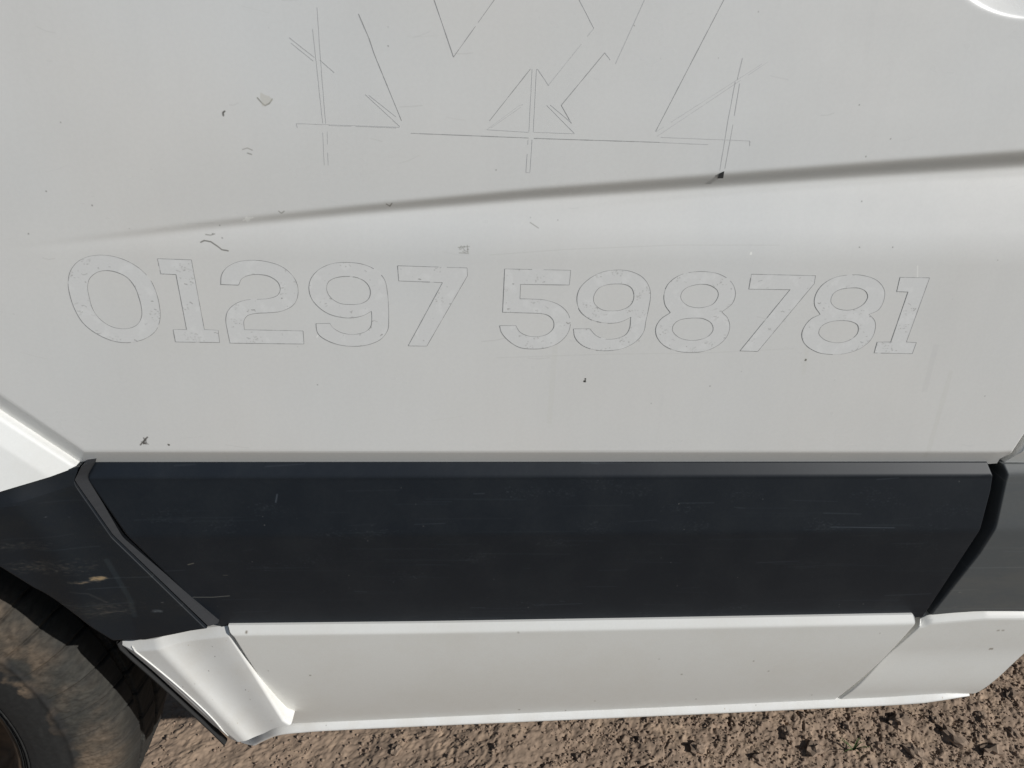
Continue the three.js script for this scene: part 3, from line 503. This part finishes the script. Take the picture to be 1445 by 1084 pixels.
// ---------------------------------------------------------------- front wheel
const wheel = new THREE.Group(); wheel.name = 'wheel'; van.add(wheel); wheel.position.set(-0.828, 0.339, -0.02); wheel.scale.setScalar(0.97);
{
  // tyre section: radius, z (0 = outer face of the tyre)
  const sec = [[0.178, -0.03], [0.184, -0.016], [0.190, -0.010], [0.198, -0.009], [0.201, -0.005], [0.204, -0.008], [0.208, -0.007], [0.211, -0.0035], [0.214, -0.006], [0.218, -0.005], [0.222, -0.001], [0.226, -0.0035], [0.232, -0.001], [0.245, 0.002], [0.260, 0.003], [0.275, 0.002], [0.287, -0.001], [0.292, -0.0005], [0.296, -0.004], [0.305, -0.007], [0.315, -0.011], [0.325, -0.016], [0.334, -0.023], [0.341, -0.030], [0.347, -0.040], [0.351, -0.052], [0.3535, -0.066], [0.3545, -0.072], [0.349, -0.073], [0.346, -0.078], [0.349, -0.083], [0.355, -0.084], [0.356, -0.105], [0.356, -0.125], [0.348, -0.127], [0.348, -0.137], [0.356, -0.139], [0.355, -0.17], [0.352, -0.195], [0.34, -0.212], [0.31, -0.225], [0.26, -0.232], [0.2, -0.22]];
  for (const q of sec) if (q[0] < 0.232 && q[1] > -0.1) q[0] = 0.209 + (q[0] - 0.178) * 0.426;
  const fine = []; for (let i = 0; i + 1 < sec.length; i++) { const a = sec[i], b = sec[i + 1], L = Math.hypot(b[0] - a[0], b[1] - a[1]), m = Math.max(1, Math.ceil(L / 0.0026)); for (let k = 0; k < m; k++) fine.push([a[0] + (b[0] - a[0]) * k / m, a[1] + (b[1] - a[1]) * k / m]); } fine.push(sec.at(-1));
  const NA = 1600, pos = [], col = [], idx = [], n = fine.length, lugs = 46;
  for (let i = 0; i < NA; i++) {
    const a = i / NA * Math.PI * 2, ca = Math.cos(a), sa = Math.sin(a);
    for (const [r0, z0] of fine) {
      let r = r0, z = z0, x = ca * r0, y = sa * r0;
      const sh = sstep(0.293, 0.303, r0) * sstep(-0.2, -0.19, z0);                 // shoulder and tread
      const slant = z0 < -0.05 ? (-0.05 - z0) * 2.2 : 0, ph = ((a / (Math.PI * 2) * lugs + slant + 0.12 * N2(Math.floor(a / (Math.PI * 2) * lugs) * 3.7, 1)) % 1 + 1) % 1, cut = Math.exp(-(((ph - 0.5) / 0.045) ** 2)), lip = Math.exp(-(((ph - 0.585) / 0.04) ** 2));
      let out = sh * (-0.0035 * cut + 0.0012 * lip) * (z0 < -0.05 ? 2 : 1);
      const mud = sstep(-0.12, 0.3, fbm(x * 9 + 3, y * 9, 4) + 0.38 * sstep(0.25, 0.31, r0 + 0.012 * fbm(x * 30, y * 30, 3)) - 0.9 * (1 - sstep(0.262, 0.288, r0 + 0.012 * fbm(x * 18 + 8, y * 18, 3) + 0.008 * fbm(x * 90, y * 90, 3)))) * (1 - 0.85 * sstep(0.343, 0.353, r0)) * sstep(-0.235, -0.2, z0);
      out += mud * 0.0016 * (0.6 + fbm(x * 60, y * 60, 3)) + sh * 0.0007 * fbm(x * 170, y * 170 + z0 * 100, 2) + 0.0006 * fbm(x * 50, y * 50, 2);
      z += out * 0.8; r += out * 0.6 * sstep(0.3, 0.34, r0); pos.push(ca * r, sa * r, z);
      const wetg = 0.5 + 0.9 * fbm(x * 14, y * 14 + 6, 4), scuff = sstep(0.25, 0.6, fbm(x * 45, y * 12 + 11, 4)) * 0.5, tone = 0.8 + 0.4 * fbm(x * 80, y * 80, 3) + 0.4 * fbm(x * 260, y * 260 + z0 * 190, 2);
      let c = [0.014 + 0.02 * scuff, 0.014 + 0.02 * scuff, 0.0135 + 0.018 * scuff].map((v) => v * (1 + 0.4 * fbm(x * 90, y * 90, 2)));
      const dusty = sh * 0.75 * (1 - 0.6 * sstep(0.348, 0.354, r0)); c = c.map((v, k) => v + ([0.066, 0.062, 0.051][k] * tone - v) * dusty * (0.55 + 0.4 * wetg));
      const br = mud * clamp(0.38 + 1.2 * fbm(x * 7 + 1, y * 7 + 2, 4) + 0.55 * sstep(-0.05, 0.28, y - 0.35 * x)) * (1 - 0.75 * sstep(0.326, 0.35, r0));
      c = c.map((v, k) => v + ([0.165, 0.12, 0.082][k] * tone - v) * clamp(br));
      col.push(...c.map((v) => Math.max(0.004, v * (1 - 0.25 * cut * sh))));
    }
  }
  for (let i = 0; i < NA; i++) for (let k = 0; k + 1 < n; k++) { const a = i * n + k, b = ((i + 1) % NA) * n + k; idx.push(a, b, a + 1, a + 1, b, b + 1); }
  const g = new THREE.BufferGeometry(); g.setAttribute('position', new THREE.Float32BufferAttribute(pos, 3)); g.setAttribute('color', new THREE.Float32BufferAttribute(col, 3)); g.setIndex(idx); g.computeVertexNormals();
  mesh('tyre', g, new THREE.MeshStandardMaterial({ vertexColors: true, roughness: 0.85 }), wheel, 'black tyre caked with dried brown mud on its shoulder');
  const rp = [[0.190, -0.022], [0.192, -0.013], [0.189, -0.009], [0.184, -0.011], [0.180, -0.02], [0.176, -0.034], [0.168, -0.04], [0.163, -0.052], [0.158, -0.085], [0.15, -0.1], [0.12, -0.095], [0.1, -0.07], [0.085, -0.06], [0.06, -0.062], [0.03, -0.05], [0.001, -0.048]].map(([r, z]) => new THREE.Vector2(r * 1.13, z));
  const lg = new THREE.LatheGeometry(rp, 96); lg.rotateX(Math.PI / 2);
  const c = [], p = lg.attributes.position; for (let i = 0; i < p.count; i++) { const d = clamp(0.5 + 1.2 * fbm(p.getX(i) * 16, p.getY(i) * 16, 4)); c.push(0.045 + 0.10 * d, 0.036 + 0.062 * d, 0.028 + 0.035 * d); }
  lg.setAttribute('color', new THREE.Float32BufferAttribute(c, 3));
  mesh('rim', lg, new THREE.MeshStandardMaterial({ vertexColors: true, roughness: 0.6, metalness: 0.25 }), wheel, 'rusty brown steel rim');
}
for (const o of van.children) { delete o.ZF_; delete o.curves_; }
for (const o of door.children) { delete o.ZF_; delete o.curves_; }

renderer.render(scene, camera);
